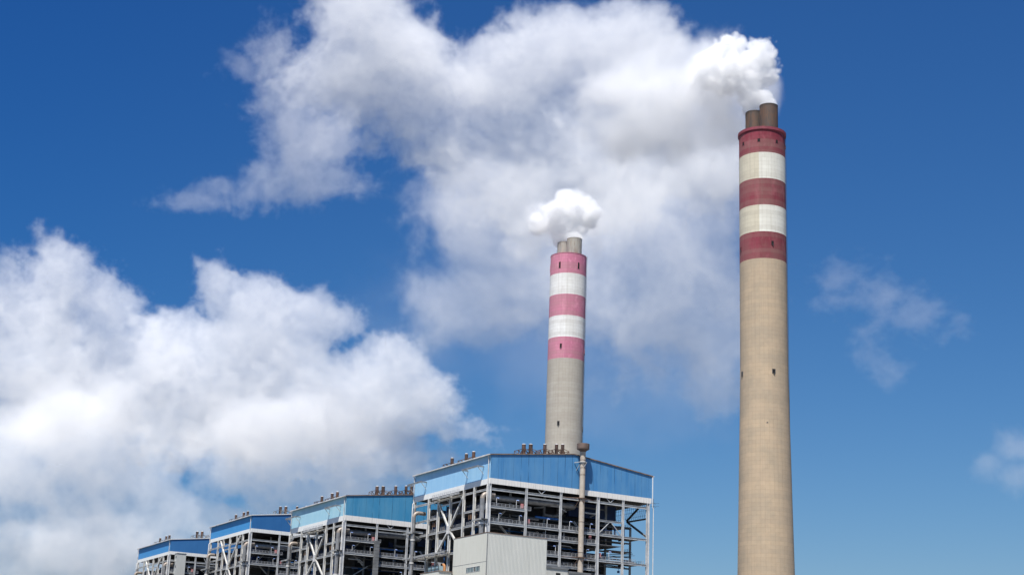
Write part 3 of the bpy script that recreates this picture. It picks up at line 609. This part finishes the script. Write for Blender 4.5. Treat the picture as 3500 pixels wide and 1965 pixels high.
# ------------------------------------------------------------------ clouds and steam: real volumes, lit by the same sun and sky
KD = 3500 / 2576
def vol_mat(name, dens, col=(1, 1, 1), g=0.0):
    m = bpy.data.materials.new(name); m.use_nodes = True; t = m.node_tree; t.nodes.clear()
    o = t.nodes.new('ShaderNodeOutputMaterial'); v = t.nodes.new('ShaderNodeVolumePrincipled')
    v.inputs['Color'].default_value = (*col, 1); v.inputs['Density'].default_value = dens; v.inputs['Anisotropy'].default_value = g
    t.links.new(v.outputs[0], o.inputs['Volume']); return m
def volume(name, label, cat, blobs, D, vox, mat, nscale, namp, lo_, hi_, warp=0., smooth=.2, depth=1.0, detail=7, rough=.6, zlim=None, bias=0., sc=(1, 1, 1), group=None, kind=None, billow=None, fine=0.):
    """blobs: (x, y, rx, ry[, offset in depth m[, weight]]) seen from the eye at distance D, in 1/2576 of the picture's width"""
    k = KD * D / FPX
    ng = bpy.data.node_groups.new(name, 'GeometryNodeTree'); ng.interface.new_socket('Geometry', in_out='OUTPUT', socket_type='NodeSocketGeometry')
    N, L = ng.nodes, ng.links; out = N.new('NodeGroupOutput'); pos = N.new('GeometryNodeInputPosition').outputs[0]
    class T: nodes = N; links = L
    def vm(op, a, b=None):
        n = N.new('ShaderNodeVectorMath'); n.operation = op
        for i, v in enumerate((a, b)):
            if v is None: continue
            if isinstance(v, tuple): n.inputs[i].default_value = v
            elif isinstance(v, (int, float)): n.inputs['Scale'].default_value = v
            else: L.new(v, n.inputs[i])
        return n
    def nz(scale, detail, rough, vec, typ=None):
        n = N.new('ShaderNodeTexNoise'); n.inputs['Scale'].default_value = scale; n.inputs['Detail'].default_value = detail; n.inputs['Roughness'].default_value = rough
        L.new(vec, n.inputs['Vector']); return n
    p = pos
    if warp:
        w = nz(nscale * .6, 3, .5, pos).outputs['Color']; w = vm('SUBTRACT', w, (.5, .5, .5)).outputs[0]
        n = N.new('ShaderNodeVectorMath'); n.operation = 'SCALE'; L.new(w, n.inputs[0]); n.inputs['Scale'].default_value = warp
        p = vm('ADD', pos, n.outputs[0]).outputs[0]
    acc = None; B = [1e9, 1e9, 1e9, -1e9, -1e9, -1e9]
    for q in blobs:
        x, y, rx, ry = q[:4]; dd = q[4] if len(q) > 4 else 0; wt_ = q[5] if len(q) > 5 else 1
        kk = KD * (D + dd) / FPX; c = ((x - 1288) * kk, (723.1 - y) * kk, -(D + dd)); r = (rx * k, ry * k, min(rx, ry) * k * depth)
        for i in range(3):
            B[i] = min(B[i], c[i] - r[i] * 1.55 - warp * .3); B[i + 3] = max(B[i + 3], c[i] + r[i] * 1.55 + warp * .3)
        d = vm('DIVIDE', vm('SUBTRACT', p, c).outputs[0], r).outputs[0]; l = vm('LENGTH', d).outputs['Value']
        f = mth(T, 'MULTIPLY', mth(T, 'SUBTRACT', 1.0, l), wt_)
        acc = f if acc is None else mth(T, 'SMOOTH_MAX', acc, f, smooth)
    mp = vm('MULTIPLY', p, sc).outputs[0]
    n1 = mth(T, 'MULTIPLY', mth(T, 'SUBTRACT', nz(nscale, detail, rough, mp).outputs['Fac'], .5 - bias), namp)
    if fine: n1 = mth(T, 'ADD', n1, mth(T, 'MULTIPLY', mth(T, 'SUBTRACT', nz(nscale * 5.5, 5, .72, mp).outputs['Fac'], .5), namp * fine))
    if billow:                                       # rounded cauliflower lobes at two sizes
        for q_, a_ in ((1, billow[1]), (2.3, billow[1] * .45)):
            vo = N.new('ShaderNodeTexVoronoi'); vo.feature = 'SMOOTH_F1'; vo.inputs['Scale'].default_value = billow[0] * q_; vo.inputs['Smoothness'].default_value = .25
            L.new(p, vo.inputs['Vector']); n1 = mth(T, 'ADD', n1, mth(T, 'MULTIPLY', mth(T, 'SUBTRACT', .45, vo.outputs['Distance']), a_))
    mr = N.new('ShaderNodeMapRange'); mr.interpolation_type = 'SMOOTHSTEP'; L.new(mth(T, 'ADD', acc, n1), mr.inputs[0]); mr.inputs[1].default_value = lo_; mr.inputs[2].default_value = hi_
    vc = N.new('GeometryNodeVolumeCube'); L.new(mr.outputs[0], vc.inputs['Density'])
    vc.inputs['Min'].default_value = B[:3]; vc.inputs['Max'].default_value = B[3:]
    for a, i in zip('XYZ', range(3)): vc.inputs['Resolution ' + a].default_value = max(8, int((B[i + 3] - B[i]) / vox))
    sm = N.new('GeometryNodeSetMaterial'); sm.inputs['Material'].default_value = mat; L.new(vc.outputs[0], sm.inputs[0]); L.new(sm.outputs[0], out.inputs[0])
    vd = bpy.data.volumes.new(name); vd.materials.append(mat); ob = bpy.data.objects.new(name, vd); S.collection.objects.link(ob); ob.matrix_world = CM
    ob.modifiers.new('billow', 'NODES').node_group = ng
    return tag(ob, label, cat, group, kind)
A_main = [(890, 55, 165, 120), (850, 175, 140, 120), (965, 160, 165, 150), (1365, 140, 160, 120), (1480, 105, 160, 120), (1590, 175, 130, 115), (1200, 235, 230, 125), (1010, 270, 200, 120),
          (1250, 350, 230, 140), (1450, 330, 210, 150), (1640, 260, 150, 120), (1780, 230, 120, 95), (1300, 470, 190, 130), (1500, 460, 220, 150), (1670, 400, 180, 150), (1790, 380, 110, 140)]
A_low = [(1150, 590, 140, 130), (1330, 630, 220, 150), (1560, 620, 240, 180), (1770, 600, 140, 200), (1660, 790, 180, 150), (1780, 850, 110, 140), (1760, 980, 60, 90), (1120, 740, 120, 110), (1300, 520, 200, 140), (1810, 460, 100, 150), (1480, 770, 130, 90), (1230, 700, 150, 100), (1150, 810, 80, 55), (1810, 960, 60, 90)]
A_wisp = [(665, 140, 75, 65), (600, 175, 60, 45), (655, 250, 65, 70), (720, 320, 85, 80), (790, 350, 120, 80), (735, 420, 110, 60), (660, 455, 110, 55), (570, 480, 95, 45), (500, 497, 85, 38), (800, 465, 110, 60)]
B_main = [(150, 708, 100, 100), (60, 765, 130, 115), (250, 790, 130, 110), (300, 920, 230, 150), (120, 900, 250, 180), (555, 750, 80, 95), (650, 790, 130, 95), (780, 795, 120, 62), (860, 800, 70, 45), (600, 890, 210, 120), (690, 850, 110, 70),
          (500, 1010, 310, 160), (975, 945, 125, 98), (1010, 1010, 140, 105), (850, 1020, 210, 125), (430, 850, 120, 80), (1090, 1040, 100, 80, 0, .8), (1170, 1095, 95, 55, 0, .5)]
B_low = [(700, 1120, 330, 140), (920, 1140, 220, 110), (200, 1080, 290, 140), (80, 1210, 260, 140), (120, 1370, 260, 150), (300, 1400, 200, 140), (430, 1285, 150, 95), (560, 1290, 100, 70), (820, 1230, 220, 90), (350, 1170, 190, 100), (600, 1200, 180, 80)]
R_wisp = [(2130, 690, 120, 50), (2210, 740, 130, 55), (2300, 790, 120, 50), (2390, 820, 80, 35), (2210, 880, 60, 70)]
R_puff = [(2560, 1130, 80, 60), (2570, 1190, 90, 55), (2500, 1165, 50, 35)]
def cloud_mat(*a):
    m = vol_mat(*a); m.cycles.volume_step_rate = 2.5; return m
cm = cloud_mat('cloud water', .0085); cl_ = cloud_mat('hazy cloud water', .005); cw = cloud_mat('thin cloud water', .0055); cb = cloud_mat('low cloud water', .008); cf = cloud_mat('faint cloud water', .0019); ch = cloud_mat('veil of haze', .0007); cs = cloud_mat('shredded cloud water', .0042); cp_ = cloud_mat('puff water', .0028)
volume('cloud', 'huge ragged white cloud filling the top centre of the sky behind the steam', 'cloud', A_main, 4000, 3.8, cm, 1 / 250, 3.2, 0, .42, warp=130, depth=.7, rough=.70, detail=9, bias=.05, fine=.42)
volume('cloud', 'pale hazy lower part of the huge cloud, thinning out between the two chimneys', 'cloud', A_low, 3650, 5, cl_, 1 / 210, 3.8, 0, .7, warp=120, depth=.7, rough=.70, detail=9, bias=.06, fine=.3)
volume('cloud', 'thin torn cloud shreds hanging off the left end of the huge cloud', 'cloud', A_wisp, 3800, 4.2, cs, 1 / 150, 4.6, 0, .6, warp=100, rough=.72, detail=9, bias=.045, fine=.35)
volume('cloud', 'big heaped white cloud bank on the left, above the farther boiler houses', 'cloud', B_main, 4600, 4.4, cm, 1 / 250, 3.0, 0, .38, warp=120, depth=.7, rough=.70, detail=9, bias=.04, fine=.45)
volume('cloud', 'low grey white cloud with small bright puffs, just over the farthest roofs', 'cloud', B_low, 4150, 5.5, cb, 1 / 240, 3.4, 0, .55, warp=120, depth=.7, rough=.69, detail=9, bias=.035, fine=.38)
volume('cloud', 'faint streaky cloud wisps in the open blue to the right of the tall chimney', 'cloud', R_wisp, 4300, 5, cf, 1 / 130, 4.8, 0, .9, fine=.3, warp=120, rough=.70, detail=9, bias=.02, sc=(1, 1.4, 1))
volume('cloud', 'small white cloud cut off by the right edge of the sky', 'cloud', R_puff, 4300, 5, cp_, 1 / 140, 3.4, 0, .7, warp=80, rough=.68, bias=.03)
volume('cloud', 'barely visible veil of high haze around the lower edge of the huge cloud', 'cloud', [(1180, 800, 330, 200), (1400, 900, 420, 220), (1650, 950, 300, 200)], 4700, 14, ch, 1 / 300, 2.4, 0, 1.1, warp=120, depth=.6, rough=.6, bias=.06)
# STEAM
P1 = [(1891, 277, 25, 20, 4, 3), (1931, 263, 22, 18, 0, 3), (1893, 258, 34, 26, 4, 2.4), (1918, 248, 30, 24, 2, 2), (1893, 243, 42, 28, 5), (1882, 222, 54, 36, 6), (1912, 195, 48, 45, 7), (1850, 175, 66, 58, 8), (1902, 152, 58, 48, 8), (1838, 125, 50, 40, 9), (1908, 125, 42, 32, 8), (1800, 160, 55, 42, 9), (1785, 190, 55, 45, 9), (1825, 215, 45, 35, 7)]
P1t = [(1770, 160, 100, 65, 10), (1700, 190, 120, 75, 12), (1690, 240, 150, 100, 12), (1790, 240, 110, 90, 10), (1690, 310, 150, 100, 14), (1800, 300, 100, 80, 12), (1590, 230, 130, 100, 14), (1945, 235, 28, 62, 8), (1600, 320, 130, 100, 14), (1840, 330, 60, 60, 12)]
P2 = [(1418, 610, 28, 22, 4, 3), (1443, 600, 26, 18, 0, 3), (1428, 594, 40, 24, 3, 2.4), (1428, 578, 52, 28, 4, 1.8), (1428, 556, 62, 36, 6, 1.3), (1445, 535, 62, 44, 7, 1.2), (1404, 538, 54, 48, 7, 1.1), (1428, 508, 46, 34, 8, 1.1), (1474, 540, 42, 42, 7), (1362, 562, 38, 40, 8)]
P2t = [(1492, 572, 45, 50, 9), (1335, 580, 55, 50, 9), (1320, 630, 70, 45, 10), (1368, 600, 60, 40, 9), (1500, 615, 45, 40, 10), (1350, 540, 55, 50, 9)]
s1 = vol_mat('dense steam', .35); s3 = vol_mat('soft steam', .32); s2 = vol_mat('drifting steam', .09); s4 = vol_mat('sinking steam', .09); s4.cycles.volume_step_rate = 2
for _m, _s in ((s1, 1.3), (s3, 1.3), (s2, 2.5)): _m.cycles.volume_step_rate = _s
volume('steam_plume', 'dense billowing white steam pouring from the brown flues of the tall right chimney', 'steam plume', P1, 623, .36, s1, 1 / 10, 1.25, 0, .3, warp=2.5, smooth=.15, depth=.9, rough=.58, detail=8, bias=.05, billow=(1 / 4.6, .7))
volume('steam_plume', 'soft blown out white steam puff over the pale flues of the pink banded chimney', 'steam plume', P2, 787, .45, s3, 1 / 11, 1.5, 0, .35, warp=2, smooth=.2, depth=.9, rough=.6, bias=.03, billow=(1 / 7.0, .55))
volume('steam_trail', 'thin grey white steam trailing left from the dense plume of the tall chimney', 'steam plume', P1t, 635, .8, s2, 1 / 18, 3.0, 0, 1.0, warp=8, rough=.66, bias=.07)
volume('steam_trail', 'thin steam sinking around the top of the pink banded chimney', 'steam plume', P2t, 800, .8, s4, 1 / 15, 2.6, 0, 1.1, warp=6, rough=.64, bias=.04)
